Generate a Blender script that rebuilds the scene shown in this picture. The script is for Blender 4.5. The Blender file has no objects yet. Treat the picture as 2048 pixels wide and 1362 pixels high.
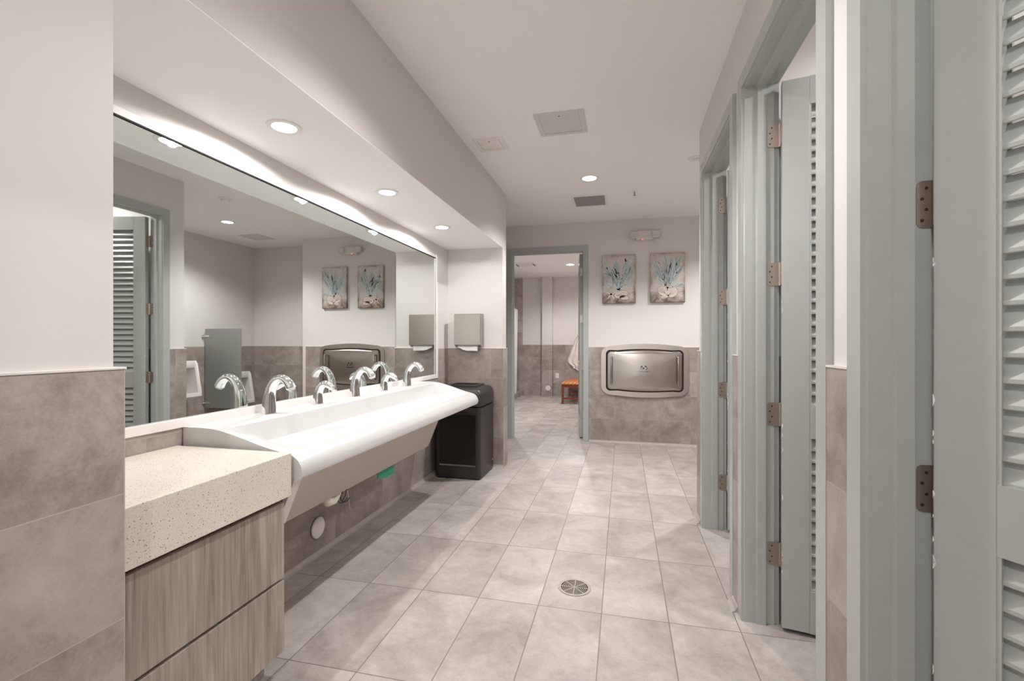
import bpy, bmesh, math, random
from mathutils import Vector, Matrix
PI = math.pi
sc = bpy.context.scene
col = sc.collection

# ---------------------------------------------------------------- camera, world, exposure
F_PX, YAW, HORIZON, CAM_H = 930.0, 0.2343, 684.0, 1.285
cam = bpy.data.cameras.new('camera')
cam_ob = bpy.data.objects.new('camera', cam); col.objects.link(cam_ob)
cam.sensor_width = 36.0
cam.lens = F_PX * 36.0 / 2048.0
cam.shift_y = (HORIZON - 681.0) / 2048.0
cam.clip_start = 0.05
cam_ob.location = (0, 0, CAM_H)
cam_ob.rotation_euler = (PI / 2, 0, YAW)
sc.camera = cam_ob
w = bpy.data.worlds.new('world'); sc.world = w; w.use_nodes = True
w.node_tree.nodes['Background'].inputs[0].default_value = (1, 0.99, 0.98, 1)
w.node_tree.nodes['Background'].inputs[1].default_value = 0.85  # soft fill that enters through the opening added behind the camera
sc.view_settings.view_transform = 'Standard'
sc.view_settings.look = 'None'
sc.view_settings.gamma = 1.0
sc.view_settings.use_curve_mapping = False
sc.view_settings.exposure = 1.0
P_CEIL, P_NICHE, P_STALL, P_FAR = 92.0, 12.0, 34.0, 85.0
LCOL = (1.0, 0.985, 0.97)

# ---------------------------------------------------------------- tagging helpers
def tag(o, label=None, cat=None, group=None, kind=None):
    if label: o['label'] = label
    if cat: o['category'] = cat
    if group: o['group'] = group
    if kind: o['kind'] = kind
    return o

def empty(name, loc=(0, 0, 0), rz=0.0, label=None, cat=None, group=None, kind=None):
    o = bpy.data.objects.new(name, None); col.objects.link(o)
    o.location = loc; o.rotation_euler = (0, 0, rz); o.empty_display_size = 0.05
    return tag(o, label, cat, group, kind)

def wmat(o):
    M = Matrix.Translation(o.location) @ o.rotation_euler.to_matrix().to_4x4()
    return wmat(o.parent) @ M if o.parent else M

class MB:
    """collects shapes, builds one mesh object"""
    def __init__(s): s.bm = bmesh.new()
    def _merge(s, t):
        me = bpy.data.meshes.new('t'); t.to_mesh(me); s.bm.from_mesh(me); bpy.data.meshes.remove(me); t.free()
    def box(s, x0, x1, y0, y1, z0, z1, bev=0.0, seg=2):
        t = bmesh.new(); bmesh.ops.create_cube(t, size=1)
        for v in t.verts:
            v.co = Vector(((x0 + x1) / 2 + v.co.x * (x1 - x0), (y0 + y1) / 2 + v.co.y * (y1 - y0), (z0 + z1) / 2 + v.co.z * (z1 - z0)))
        if bev > 0: bmesh.ops.bevel(t, geom=list(t.edges), offset=bev, segments=seg, affect='EDGES', profile=0.5)
        s._merge(t); return s
    def prism(s, pts, ax, a, b, bev=0.0, seg=2):
        """pts 2D in the other two axes (in xyz order), extruded along ax from a to b"""
        def mk(p, c):
            q = list(p); q.insert(ax, c); return q
        t = bmesh.new()
        A = [t.verts.new(mk(p, a)) for p in pts]; B = [t.verts.new(mk(p, b)) for p in pts]
        n = len(pts)
        t.faces.new(A); t.faces.new(B[::-1])
        for i in range(n): t.faces.new((A[i], B[i], B[(i + 1) % n], A[(i + 1) % n]))
        bmesh.ops.recalc_face_normals(t, faces=list(t.faces))
        if bev > 0:
            es = [e for e in t.edges if len(e.link_faces) == 2 and (len(e.link_faces[0].verts) > 4) != (len(e.link_faces[1].verts) > 4)]
            bmesh.ops.bevel(t, geom=es, offset=bev, segments=seg, affect='EDGES')
        s._merge(t); return s
    def ring(s, outer, inner, ax, a, b):
        """annular extrusion: outer and inner outlines with the same count"""
        def mk(p, c):
            q = list(p); q.insert(ax, c); return q
        t = bmesh.new(); n = len(outer)
        L = [[t.verts.new(mk(p, c)) for p in pp] for pp, c in ((outer, a), (outer, b), (inner, b), (inner, a))]
        for k in range(4):
            P, Q = L[k], L[(k + 1) % 4]
            for i in range(n): t.faces.new((P[i], P[(i + 1) % n], Q[(i + 1) % n], Q[i]))
        bmesh.ops.recalc_face_normals(t, faces=list(t.faces))
        s._merge(t); return s
    def loft(s, rings, cap=True, closed=True):
        t = bmesh.new(); V = [[t.verts.new(p) for p in r] for r in rings]; n = len(V[0])
        for k in range(len(V) - 1):
            for i in range(n if closed else n - 1):
                t.faces.new((V[k][i], V[k][(i + 1) % n], V[k + 1][(i + 1) % n], V[k + 1][i]))
        if cap: t.faces.new(V[0]); t.faces.new(V[-1][::-1])
        bmesh.ops.recalc_face_normals(t, faces=list(t.faces))
        s._merge(t); return s
    def tube(s, path, radii, seg=16, up=(0, 1, 0), flat=1.0, cap=True):
        """radius per point; flat = scale along 'up' direction"""
        path = [Vector(p) for p in path]; up = Vector(up)
        if not isinstance(radii, (list, tuple)): radii = [radii] * len(path)
        rings = []
        for i, p in enumerate(path):
            d = (path[min(i + 1, len(path) - 1)] - path[max(i - 1, 0)]).normalized()
            u = up - d * up.dot(d)
            if u.length < 1e-4: u = Vector((1, 0, 0)) - d * d.x
            u.normalize(); v = d.cross(u)
            rings.append([p + (u * math.cos(2 * PI * k / seg) * flat + v * math.sin(2 * PI * k / seg)) * radii[i] for k in range(seg)])
        return s.loft(rings, cap)
    def cyl(s, c, ax, r, a, b, seg=32, bev=0.0):
        pts = [(c[0] + r * math.cos(2 * PI * k / seg), c[1] + r * math.sin(2 * PI * k / seg)) for k in range(seg)]
        return s.prism(pts, ax, a, b, bev)
    def quad(s, pts):
        s.bm.faces.new([s.bm.verts.new(p) for p in pts]); return s
    def build(s, name, mat, parent=None, smooth=None, local=False, sub=0):
        me = bpy.data.meshes.new(name)
        if parent is not None and not local: s.bm.transform(wmat(parent).inverted())
        s.bm.to_mesh(me); s.bm.free()
        mats = mat if isinstance(mat, (list, tuple)) else [mat]
        for m in mats: me.materials.append(m)
        if smooth is not None:
            me.polygons.foreach_set('use_smooth', [True] * len(me.polygons))
            me.set_sharp_from_angle(angle=math.radians(smooth))
        o = bpy.data.objects.new(name, me); col.objects.link(o)
        if parent is not None: o.parent = parent
        if sub:
            md = o.modifiers.new('s', 'SUBSURF'); md.levels = sub; md.render_levels = sub
        return o

def struct(name, mb, mat, label, cat, parent=None, smooth=None):
    o = mb.build(name, mat, parent, smooth)
    if parent is None: tag(o, label, cat, kind='structure')
    return o

def copy_tree(o, parent=None):
    c = o.copy(); col.objects.link(c)
    if parent is not None: c.parent = parent
    for ch in list(o.children): copy_tree(ch, c)
    return c

# ---------------------------------------------------------------- materials
def nt(name):
    m = bpy.data.materials.new(name); m.use_nodes = True
    t = m.node_tree; b = t.nodes['Principled BSDF']
    return m, t, b
def N(t, typ, **kw):
    n = t.nodes.new(typ)
    for k, v in kw.items(): setattr(n, k, v)
    return n
def math_n(t, op, a, b=None):
    n = N(t, 'ShaderNodeMath', operation=op)
    for i, x in enumerate((a, b)):
        if x is None: continue
        if isinstance(x, (int, float)): n.inputs[i].default_value = x
        else: t.links.new(x, n.inputs[i])
    return n.outputs[0]
def ramp(t, fac, stops):
    r = N(t, 'ShaderNodeValToRGB'); t.links.new(fac, r.inputs[0])
    e = r.color_ramp.elements
    while len(e) < len(stops): e.new(0.5)
    for i, (p, c) in enumerate(stops): e[i].position = p; e[i].color = (*c, 1)
    return r.outputs[0]
def bump(t, b, h, strength, dist=0.002):
    n = N(t, 'ShaderNodeBump'); n.inputs['Strength'].default_value = strength; n.inputs['Distance'].default_value = dist
    t.links.new(h, n.inputs['Height']); t.links.new(n.outputs[0], b.inputs['Normal'])
def noise(t, vec, scale, detail=4, rough=0.55, dist=0.0):
    n = N(t, 'ShaderNodeTexNoise'); n.inputs['Scale'].default_value = scale; n.inputs['Detail'].default_value = detail
    n.inputs['Roughness'].default_value = rough; n.inputs['Distortion'].default_value = dist
    t.links.new(vec, n.inputs['Vector']); return n.outputs[0]
def pos(t, scale=(1, 1, 1), loc=(0, 0, 0), obj=False):
    m = N(t, 'ShaderNodeMapping'); m.inputs['Scale'].default_value = scale; m.inputs['Location'].default_value = loc
    if obj: t.links.new(N(t, 'ShaderNodeTexCoord').outputs['Object'], m.inputs[0])
    else: t.links.new(N(t, 'ShaderNodeNewGeometry').outputs['Position'], m.inputs[0])
    return m.outputs[0]

def plain(name, c, rough=0.5, metal=0.0, nz=0.0, coat=0.0, var=0.03, spec=None, em=None, ems=0.0):
    m, t, b = nt(name)
    v = pos(t, obj=True); f = noise(t, v, 14, 3)
    lo = tuple(x * (1 - var) for x in c); hi = tuple(min(1, x * (1 + var)) for x in c)
    t.links.new(ramp(t, f, [(0.3, lo), (0.7, hi)]), b.inputs['Base Color'])
    b.inputs['Roughness'].default_value = rough; b.inputs['Metallic'].default_value = metal
    b.inputs['Coat Weight'].default_value = coat
    if spec is not None: b.inputs['Specular IOR Level'].default_value = spec
    if nz: bump(t, b, noise(t, v, 160, 3), nz, 0.001)
    if em: b.inputs['Emission Color'].default_value = (*em, 1); b.inputs['Emission Strength'].default_value = ems
    return m

def wall_paint(name, c, scale=220, strength=0.12, rough=0.6):
    m, t, b = nt(name)
    v = pos(t)
    f = noise(t, v, 1.3, 3)
    t.links.new(ramp(t, f, [(0.3, tuple(x * 0.985 for x in c)), (0.7, c)]), b.inputs['Base Color'])
    b.inputs['Roughness'].default_value = rough
    bump(t, b, noise(t, v, scale, 3), strength, 0.001)
    return m

def tile(name, base, dark, light, bw, bh, grout, mortar, off, ou, ov, floor=False, rough=0.5, bumpy=0.15):
    m, t, b = nt(name)
    g = N(t, 'ShaderNodeNewGeometry'); sp = N(t, 'ShaderNodeSeparateXYZ'); t.links.new(g.outputs['Position'], sp.inputs[0])
    if floor: u, v = sp.outputs['Y'], sp.outputs['X']
    else:
        sn = N(t, 'ShaderNodeSeparateXYZ'); t.links.new(g.outputs['True Normal'], sn.inputs[0])
        isx = math_n(t, 'GREATER_THAN', math_n(t, 'ABSOLUTE', sn.outputs['X']), 0.5)
        mx = N(t, 'ShaderNodeMix'); t.links.new(isx, mx.inputs[0]); t.links.new(sp.outputs['X'], mx.inputs[2]); t.links.new(sp.outputs['Y'], mx.inputs[3])
        u, v = mx.outputs[0], sp.outputs['Z']
    cb = N(t, 'ShaderNodeCombineXYZ')
    t.links.new(math_n(t, 'SUBTRACT', u, ou), cb.inputs[0]); t.links.new(math_n(t, 'SUBTRACT', v, ov), cb.inputs[1])
    br = N(t, 'ShaderNodeTexBrick', offset=off, offset_frequency=2, squash=1.0)
    t.links.new(cb.outputs[0], br.inputs['Vector'])
    br.inputs['Scale'].default_value = 1.0; br.inputs['Brick Width'].default_value = bw; br.inputs['Row Height'].default_value = bh
    br.inputs['Mortar Size'].default_value = mortar; br.inputs['Mortar Smooth'].default_value = 0.0; br.inputs['Bias'].default_value = 0.0
    br.inputs['Color1'].default_value = (0, 0, 0, 1); br.inputs['Color2'].default_value = (1, 1, 1, 1); br.inputs['Mortar'].default_value = (0.5, 0.5, 0.5, 1)
    P = g.outputs['Position']
    mp = N(t, 'ShaderNodeVectorMath', operation='ADD'); t.links.new(P, mp.inputs[0])
    sc3 = N(t, 'ShaderNodeVectorMath', operation='SCALE'); t.links.new(br.outputs['Color'], sc3.inputs[0]); sc3.inputs['Scale'].default_value = 7.0
    t.links.new(sc3.outputs[0], mp.inputs[1])
    a = noise(t, mp.outputs[0], 3.2, 6, 0.62, 0.6); c = noise(t, mp.outputs[0], 22, 6, 0.7, 0.3); d = noise(t, mp.outputs[0], 120, 3, 0.6)
    f = math_n(t, 'ADD', math_n(t, 'ADD', math_n(t, 'MULTIPLY', a, 0.62), math_n(t, 'MULTIPLY', c, 0.26)), math_n(t, 'MULTIPLY', d, 0.12))
    tone = math_n(t, 'ADD', f, math_n(t, 'MULTIPLY', math_n(t, 'SUBTRACT', br.outputs['Color'], 0.5), 0.07))
    cr = ramp(t, tone, [(0.36, dark), (0.5, base), (0.64, light)])
    mix = N(t, 'ShaderNodeMix', data_type='RGBA')
    t.links.new(br.outputs['Fac'], mix.inputs[0]); t.links.new(cr, mix.inputs[6]); mix.inputs[7].default_value = (*grout, 1)
    t.links.new(mix.outputs[2], b.inputs['Base Color'])
    t.links.new(math_n(t, 'ADD', math_n(t, 'MULTIPLY', c, 0.2), rough - 0.1), b.inputs['Roughness'])
    h = math_n(t, 'SUBTRACT', math_n(t, 'MULTIPLY', c, 0.25), br.outputs['Fac'])
    bump(t, b, h, bumpy, 0.002)
    return m

def brushed(name, c, rough, axis, amount=0.05, spread=0.1):
    m, t, b = nt(name)
    s = [400, 400, 400]; s[axis] = 4
    v = pos(t, tuple(s), obj=True); f = noise(t, v, 1.0, 3)
    b.inputs['Metallic'].default_value = 1.0
    t.links.new(ramp(t, f, [(0.3, tuple(x * 0.93 for x in c)), (0.7, c)]), b.inputs['Base Color'])
    t.links.new(math_n(t, 'ADD', math_n(t, 'MULTIPLY', f, spread), rough - spread / 2), b.inputs['Roughness'])
    bump(t, b, f, amount, 0.0005)
    return m

M = {}
M['wall'] = wall_paint('wall_paint', (0.70, 0.665, 0.64))
M['ceil'] = wall_paint('ceiling_paint', (0.93, 0.915, 0.905), 160, 0.15, 0.7)
M['trimw'] = plain('white_trim', (0.85, 0.81, 0.78), 0.4)
M['tile'] = tile('wall_tile', (0.345, 0.29, 0.257), (0.235, 0.19, 0.165), (0.45, 0.40, 0.368), 0.61, 0.3045, (0.43, 0.38, 0.345), 0.0014, 0.5, -0.106, 0.0, rough=0.45)
M['tile_near'] = tile('near_wall_tile', (0.40, 0.347, 0.305), (0.25, 0.21, 0.18), (0.50, 0.445, 0.40), 0.61, 0.3045, (0.50, 0.44, 0.40), 0.0014, 0.0, -0.33, 0.0, rough=0.45)
M['floor'] = tile('floor_tile', (0.42, 0.375, 0.345), (0.31, 0.27, 0.245), (0.54, 0.49, 0.46), 0.6175, 0.3035, (0.20, 0.165, 0.14), 0.0022, 0.0, -0.233, -0.099, True, rough=0.42)
M['cove'] = plain('cove_base_tile', (0.42, 0.365, 0.33), 0.4, var=0.08)
M['metaltrim'] = plain('tile_edge_trim', (0.75, 0.70, 0.66), 0.35)
M['door'] = plain('door_paint', (0.425, 0.435, 0.42), 0.27, nz=0.04, var=0.02)
M['doorleaf'] = plain('door_leaf_paint', (0.425, 0.435, 0.42), 0.36, nz=0.04, var=0.02)
M['chip'] = plain('bare_primer', (0.80, 0.78, 0.74), 0.6)
M['hinge'] = brushed('bronze_hinge', (0.50, 0.43, 0.375), 0.42, 2, 0.05)
M['hinge_d'] = plain('screw_metal', (0.12, 0.09, 0.07), 0.4, 0.9)
M['chrome'] = plain('chrome', (0.86, 0.87, 0.88), 0.06, 1.0, var=0.01)
M['steel'] = brushed('brushed_steel', (0.47, 0.43, 0.39), 0.24, 0, 0.02)
M['steel_l'] = brushed('light_brushed_steel', (0.56, 0.515, 0.475), 0.3, 0, 0.05)
M['steel_v'] = brushed('brushed_steel_skirt', (0.50, 0.445, 0.405), 0.36, 1, 0.05)
M['glassmir'] = plain('mirror_silver', (0.83, 0.865, 0.845), 0.0, 1.0, var=0.0)
M['solid'] = plain('white_solid_surface', (0.66, 0.65, 0.645), 0.28, coat=0.2, var=0.01)
M['black'] = plain('black_plastic', (0.028, 0.024, 0.023), 0.38, nz=0.15)
M['blackgl'] = plain('black_gloss_panel', (0.010, 0.009, 0.009), 0.22)
M['dark'] = plain('dark_recess', (0.015, 0.012, 0.011), 0.8)
M['paper'] = plain('paper_towel', (0.86, 0.86, 0.85), 0.8)
M['porc'] = plain('porcelain', (0.80, 0.76, 0.73), 0.15, coat=0.4)
M['plastic'] = plain('white_plastic', (0.80, 0.74, 0.72), 0.4)
M['fixture'] = plain('beige_fixture', (0.66, 0.62, 0.59), 0.45)
M['lens'] = plain('lamp_lens', (0.62, 0.60, 0.57), 0.2)
M['grille'] = plain('grille_paint', (0.56, 0.53, 0.51), 0.5)
M['ventslat'] = plain('vent_slat_paint', (0.30, 0.285, 0.27), 0.5)
M['acpanel'] = plain('ceiling_hatch_paint', (0.66, 0.655, 0.63), 0.5)
M['led'] = plain('red_led', (0.8, 0.1, 0.1), 0.3, em=(1, 0.12, 0.12), ems=2)
M['lamp'] = plain('lamp_diffuser', (0.9, 0.9, 0.9), 0.4, em=(1, 0.97, 0.93), ems=14)
M['nickel'] = plain('drain_nickel', (0.40, 0.35, 0.30), 0.45, 0.4)
M['green'] = plain('green_tape', (0.03, 0.32, 0.19), 0.6)
M['pvc'] = plain('pvc_pipe', (0.82, 0.78, 0.66), 0.4)
M['cable'] = plain('black_cable', (0.012, 0.012, 0.014), 0.5)
M['wirew'] = plain('pale_wire', (0.62, 0.56, 0.46), 0.5)
M['partition'] = brushed('partition_grey', (0.33, 0.335, 0.325), 0.40, 2, 0.03)
M['partition'].node_tree.nodes['Principled BSDF'].inputs['Metallic'].default_value = 0.35
M['curtain'] = plain('curtain_cloth', (0.72, 0.68, 0.66), 0.8)
M['towel'] = plain('towel_cloth', (0.78, 0.70, 0.66), 0.95, nz=0.5)

def wood(name, c0, c1, c2, axis, fine=90, rough=0.5):
    m, t, b = nt(name)
    s = [1, 1, 1]; s = [7 if i != axis else 0.7 for i in range(3)]
    v = pos(t, tuple(s), obj=True)
    a = noise(t, v, 1.6, 5, 0.6, 1.2)
    s2 = [fine if i != axis else 3 for i in range(3)]
    c = noise(t, pos(t, tuple(s2), obj=True), 1.0, 4, 0.7, 0.1)
    f = math_n(t, 'ADD', math_n(t, 'MULTIPLY', a, 0.5), math_n(t, 'MULTIPLY', c, 0.5))
    t.links.new(ramp(t, f, [(0.34, c0), (0.5, c1), (0.66, c2)]), b.inputs['Base Color'])
    b.inputs['Roughness'].default_value = rough
    bump(t, b, c, 0.1, 0.001)
    return m
M['wood'] = wood('grey_oak_laminate', (0.19, 0.148, 0.12), (0.35, 0.29, 0.245), (0.50, 0.435, 0.375), 2)
M['teak'] = wood('teak_wood', (0.42, 0.11, 0.03), (0.60, 0.20, 0.055), (0.72, 0.28, 0.08), 1, 60, 0.4)
M['teakd'] = wood('dark_teak_wood', (0.14, 0.03, 0.012), (0.22, 0.055, 0.02), (0.30, 0.08, 0.03), 2, 60, 0.4)

def quartz():
    m, t, b = nt('speckled_quartz')
    v = pos(t)
    base = ramp(t, noise(t, v, 6, 3), [(0.3, (0.73, 0.67, 0.575)), (0.7, (0.78, 0.72, 0.63))])
    def speck(scale, thr, colr, prev, keep):
        vo = N(t, 'ShaderNodeTexVoronoi'); vo.inputs['Scale'].default_value = scale; t.links.new(v, vo.inputs['Vector'])
        near = math_n(t, 'LESS_THAN', vo.outputs['Distance'], thr)
        s3 = N(t, 'ShaderNodeSeparateColor'); t.links.new(vo.outputs['Color'], s3.inputs[0])
        pick = math_n(t, 'MULTIPLY', near, math_n(t, 'LESS_THAN', s3.outputs[0], keep))
        mx = N(t, 'ShaderNodeMix', data_type='RGBA'); t.links.new(pick, mx.inputs[0]); t.links.new(prev, mx.inputs[6]); mx.inputs[7].default_value = (*colr, 1)
        return mx.outputs[2]
    c = speck(190, 0.33, (0.80, 0.74, 0.64), base, 0.45)
    c = speck(240, 0.34, (0.50, 0.42, 0.33), c, 0.38)
    c = speck(115, 0.21, (0.19, 0.13, 0.09), c, 0.30)
    t.links.new(c, b.inputs['Base Color']); b.inputs['Roughness'].default_value = 0.3
    return m
M['quartz'] = quartz()

def canvas():
    m, t, b = nt('antiqued_canvas')
    v = pos(t, obj=True)
    f = noise(t, v, 9, 6, 0.65, 0.4)
    sp = N(t, 'ShaderNodeSeparateXYZ'); t.links.new(v, sp.inputs[0])
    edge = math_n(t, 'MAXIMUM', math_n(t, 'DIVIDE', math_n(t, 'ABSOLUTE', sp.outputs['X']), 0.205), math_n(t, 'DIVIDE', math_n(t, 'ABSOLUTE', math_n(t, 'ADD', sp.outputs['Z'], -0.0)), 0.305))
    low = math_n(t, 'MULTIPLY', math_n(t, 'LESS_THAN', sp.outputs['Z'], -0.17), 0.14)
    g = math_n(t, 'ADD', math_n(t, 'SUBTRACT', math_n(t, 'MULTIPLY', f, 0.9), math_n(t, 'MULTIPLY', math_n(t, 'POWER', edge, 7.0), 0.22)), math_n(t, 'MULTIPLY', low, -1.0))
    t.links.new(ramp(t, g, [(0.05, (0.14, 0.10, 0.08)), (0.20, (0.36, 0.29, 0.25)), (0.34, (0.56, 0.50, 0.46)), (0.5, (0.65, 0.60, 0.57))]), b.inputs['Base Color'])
    b.inputs['Roughness'].default_value = 0.8
    return m
M['canvas'] = canvas()
M['c_teal'] = plain('painted_teal', (0.40, 0.50, 0.50), 0.8, var=0.12)
M['c_blue'] = plain('painted_blue', (0.25, 0.32, 0.38), 0.8, var=0.15)
M['c_pale'] = plain('painted_pale_coral', (0.68, 0.72, 0.71), 0.8, var=0.05)
M['c_shell'] = plain('painted_shell', (0.76, 0.66, 0.60), 0.8, var=0.06)
M['c_line'] = plain('painted_outline', (0.33, 0.22, 0.18), 0.8)

# ---------------------------------------------------------------- room numbers
W = -1.797          # tiled mirror wall
S = -1.19           # tiled face of the near wall and wing wall
YN, YE, YE2 = 0.892, 4.62, 4.765
ZC, ZN = 2.84, 2.255
YF = 6.09
DADO = 1.218
R = 0.532           # tiled face of the stall wall
RP = 0.548
XU = 2.36
YU = 6.52
YB = 11.1

# floor and ceilings
struct('floor', MB().box(-3.8, 2.6, -2.7, 11.4, -0.1, 0), M['floor'], 'grey-beige concrete-look floor tiles laid in a square grid', 'floor')
struct('ceiling', MB().box(-3.8, 2.6, -2.7, 11.4, ZC, ZC + 0.1), M['ceil'], 'flat white painted ceiling above the corridor and rooms', 'ceiling')

# walls: painted box plus tiled wainscot
def wains(mb, parent): return mb.build('tile_wainscot', M['tile'], parent)
MY0, MY1, MZ0, MZ1 = YN + 0.03, 4.285, 0.966, 2.116     # recess that holds the mirror
wb = MB(); wb.box(-2.0, W - 0.010, YN - 0.02, YE, 0, ZC); wb.box(W - 0.010, W - 0.001, YN - 0.02, YE, MZ1, ZC); wb.box(W - 0.010, W - 0.001, MY1, YE, DADO, MZ1); wb.box(W - 0.010, W - 0.001, YN - 0.02, MY0, DADO, MZ1)
wl = struct('wall_left', wb, M['wall'], 'white wall around the long mirror above the sink', 'wall')
wains(MB().box(W - 0.01, W + 0.002, YN - 0.02, YE, 0, MZ0).box(W - 0.01, W + 0.002, MY1, YE, MZ0, DADO), wl)
wn = struct('wall_near_left', MB().box(-2.0, S - 0.012, -2.6, YN - 0.02, DADO, ZC), M['wall'], 'white painted wall above tile at the left edge of the photo', 'wall')
MB().box(-2.0, S, -2.6, YN, 0, DADO, 0.002, 1).build('tile_wainscot', M['tile_near'], wn)
MB().box(-2.0, S + 0.002, -2.6, YN + 0.002, DADO, DADO + 0.006, 0.001, 1).build('tile_edge_trim', M['metaltrim'], wn)
ww = struct('wall_wing', MB().box(-2.9, S - 0.012, YE, YE2, DADO, ZC), M['wall'], 'short white wing wall with the paper towel dispenser', 'wall')
wains(MB().box(-2.9, S, YE - 0.01, YE2 + 0.012, 0, DADO, 0.003, 1), ww)
MB().box(-2.9, S + 0.001, YE - 0.011, YE2 + 0.013, DADO, DADO + 0.005, 0.001, 1).build('tile_edge_trim', M['metaltrim'], ww)
struct('wall_soffit', MB().box(-2.0, S - 0.012, YN - 0.02, YE - 0.001, ZN + 0.004, ZC - 0.0005), M['wall'], 'taupe-shaded dropped soffit running above the mirror', 'soffit')
struct('ceiling_niche', MB().box(W - 0.001, S - 0.0125, YN - 0.018, YE - 0.001, ZN, ZN + 0.004), M['ceil'], 'white underside of the soffit holding three downlights', 'ceiling')
struct('wall_west', MB().box(-3.2, -3.0, YE2, YF, 0, ZC), M['wall'], 'white wall hidden in the side bay beyond the wing wall', 'wall')
FD0, FD1, FH = -1.452, -0.500, 2.47      # far door opening
wf = MB(); wf.box(-3.2, FD0 - 0.03, YF, YF + 0.16, 0, ZC); wf.box(FD0 - 0.03, FD1 + 0.03, YF, YF + 0.16, FH + 0.03, ZC); wf.box(FD1 + 0.03, 1.02, YF, YF + 0.16, 0, ZC)
wf.box(1.02, 1.1, YF + 0.001, YU + 0.1, 0, ZC)
wf = struct('wall_far', wf, M['wall'], 'white far wall with two coral pictures above a tiled lower part', 'wall')
t = MB(); t.box(-3.2, FD0 - 0.06, YF - 0.012, YF, 0, DADO); t.box(FD1 + 0.062, 1.02, YF - 0.012, YF + 0.05, 0, DADO, 0.002, 1); t.box(1.012, 1.04, YF - 0.011, YU, 0, DADO)
wains(t, wf)
MB().box(FD1 + 0.062, 1.021, YF - 0.013, YF, DADO, DADO + 0.005).build('tile_edge_trim', M['metaltrim'], wf)
wu = MB().box(XU, XU + 0.1, -2.6, YU + 0.1, 0, ZC)
wu = struct('wall_urinals', wu, M['wall'], 'white wall over dark tile behind the urinals, seen in the mirror', 'wall')
wains(MB().box(XU - 0.012, XU, 3.66, YU, 0, DADO), wu)
wv = struct('wall_bay', MB().box(1.1, XU, YU, YU + 0.1, 0, ZC), M['wall'], 'white wall closing the urinal bay, seen in the mirror', 'wall')
wains(MB().box(1.04, XU - 0.012, YU - 0.012, YU, 0, DADO), wv)
# stall wall with three door openings
DOORS = {'A': (2.57, 3.43), 'B': (1.478, 2.33), 'C': (0.375, 1.225)}
HS = 2.455
ys = [-2.6, 0.375, 1.225, 1.478, 2.33, 2.57, 3.43, 3.655]
wr = MB(); tr = MB(); cp = MB()
for i in range(0, 8, 2):
    y0 = ys[i] - (0.03 if 0 else 0); y0 = ys[i] + (0.03 if i else 0); y1 = ys[i + 1] - (0.03 if i < 6 else 0)
    wr.box(RP, 0.672, y0, y1, 0, ZC)
    a = ys[i] + (0.066 if i else 0); b = ys[i + 1] - (0.066 if i < 6 else -0.012)
    tr.box(R, RP + (0.0 if i < 6 else 0.1), a, b, 0, DADO, 0.0015, 1)
    cp.box(R - 0.002, RP, a, b, DADO, DADO + 0.006)
for k in 'ABC':
    a, b = DOORS[k]; wr.box(RP, 0.672, a - 0.03, b + 0.03, HS + 0.03, ZC)
wr.box(0.672, XU, 3.555, 3.655, 0, ZC)
wr = struct('wall_right', wr, M['wall'], 'white wall holding the three louvered stall doors on the right', 'wall')
wains(tr, wr); cp.build('tile_edge_trim', M['metaltrim'], wr)
sp = MB(); tl = MB()
for a, b in ((2.405, 2.495), (1.30, 1.40), (0.2, 0.3)):
    sp.box(0.7, XU, a, b, 0, ZC); tl.box(0.7, XU, a - 0.01, a, 0, DADO); tl.box(0.7, XU, b, b + 0.01, 0, DADO)
tl.box(0.7, XU, 3.545, 3.555, 0, DADO); tl.box(XU - 0.012, XU, 0.3, 3.54, 0, DADO); tl.box(1.0, XU, 3.655, 3.667, 0, DADO)
sp = struct('wall_stalls', sp, M['wall'], 'white partition walls between the stalls with dark tile below', 'wall')
wains(tl, sp)
struct('wall_back', MB().box(-1.2, 0.548, -2.7, -2.6, 2.45, ZC), M['wall'], 'white wall strip over an opening added behind the camera for fill light', 'wall')  # the unseen opening below is added to let world light in as fill

# cove base along the sink wall and the wing wall
def cove(pts_from, pts_to, nrm):
    a = Vector(pts_from); b = Vector(pts_to); n = Vector(nrm)
    prof = [(-0.001, 0.0), (0.028, 0.0), (0.016, 0.006), (0.009, 0.014), (0.006, 0.024), (-0.001, 0.026)]
    return MB().loft([[p + n * d + Vector((0, 0, z)) for d, z in prof] for p in (a, b)])
struct('baseboard_left', cove((W, YN, 0), (W, YE, 0), (1, 0, 0)), M['cove'], 'tile cove base under the sink', 'baseboard', smooth=50)
struct('baseboard_wing', cove((W + 0.02, YE - 0.01, 0), (S, YE - 0.01, 0), (0, -1, 0)), M['cove'], 'tile cove base behind the black bin', 'baseboard', smooth=50)
struct('baseboard_far', cove((FD1 + 0.07, YF - 0.012, 0), (1.02, YF - 0.012, 0), (0, -1, 0)), M['cove'], 'tile cove base under the changing station', 'baseboard', smooth=50)
cb = cove((R, 1.29, 0), (R, 1.412, 0), (-1, 0, 0))
for a, b in ((2.397, 2.503), (3.497, 3.66)):
    prof = [(-0.001, 0.0), (0.028, 0.0), (0.016, 0.006), (0.009, 0.014), (0.006, 0.024), (-0.001, 0.026)]
    cb.loft([[Vector((R - d, y, z)) for d, z in prof] for y in (a, b)])
struct('baseboard_right', cb, M['cove'], 'short tile cove bases between the stall doors', 'baseboard', smooth=50)

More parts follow.
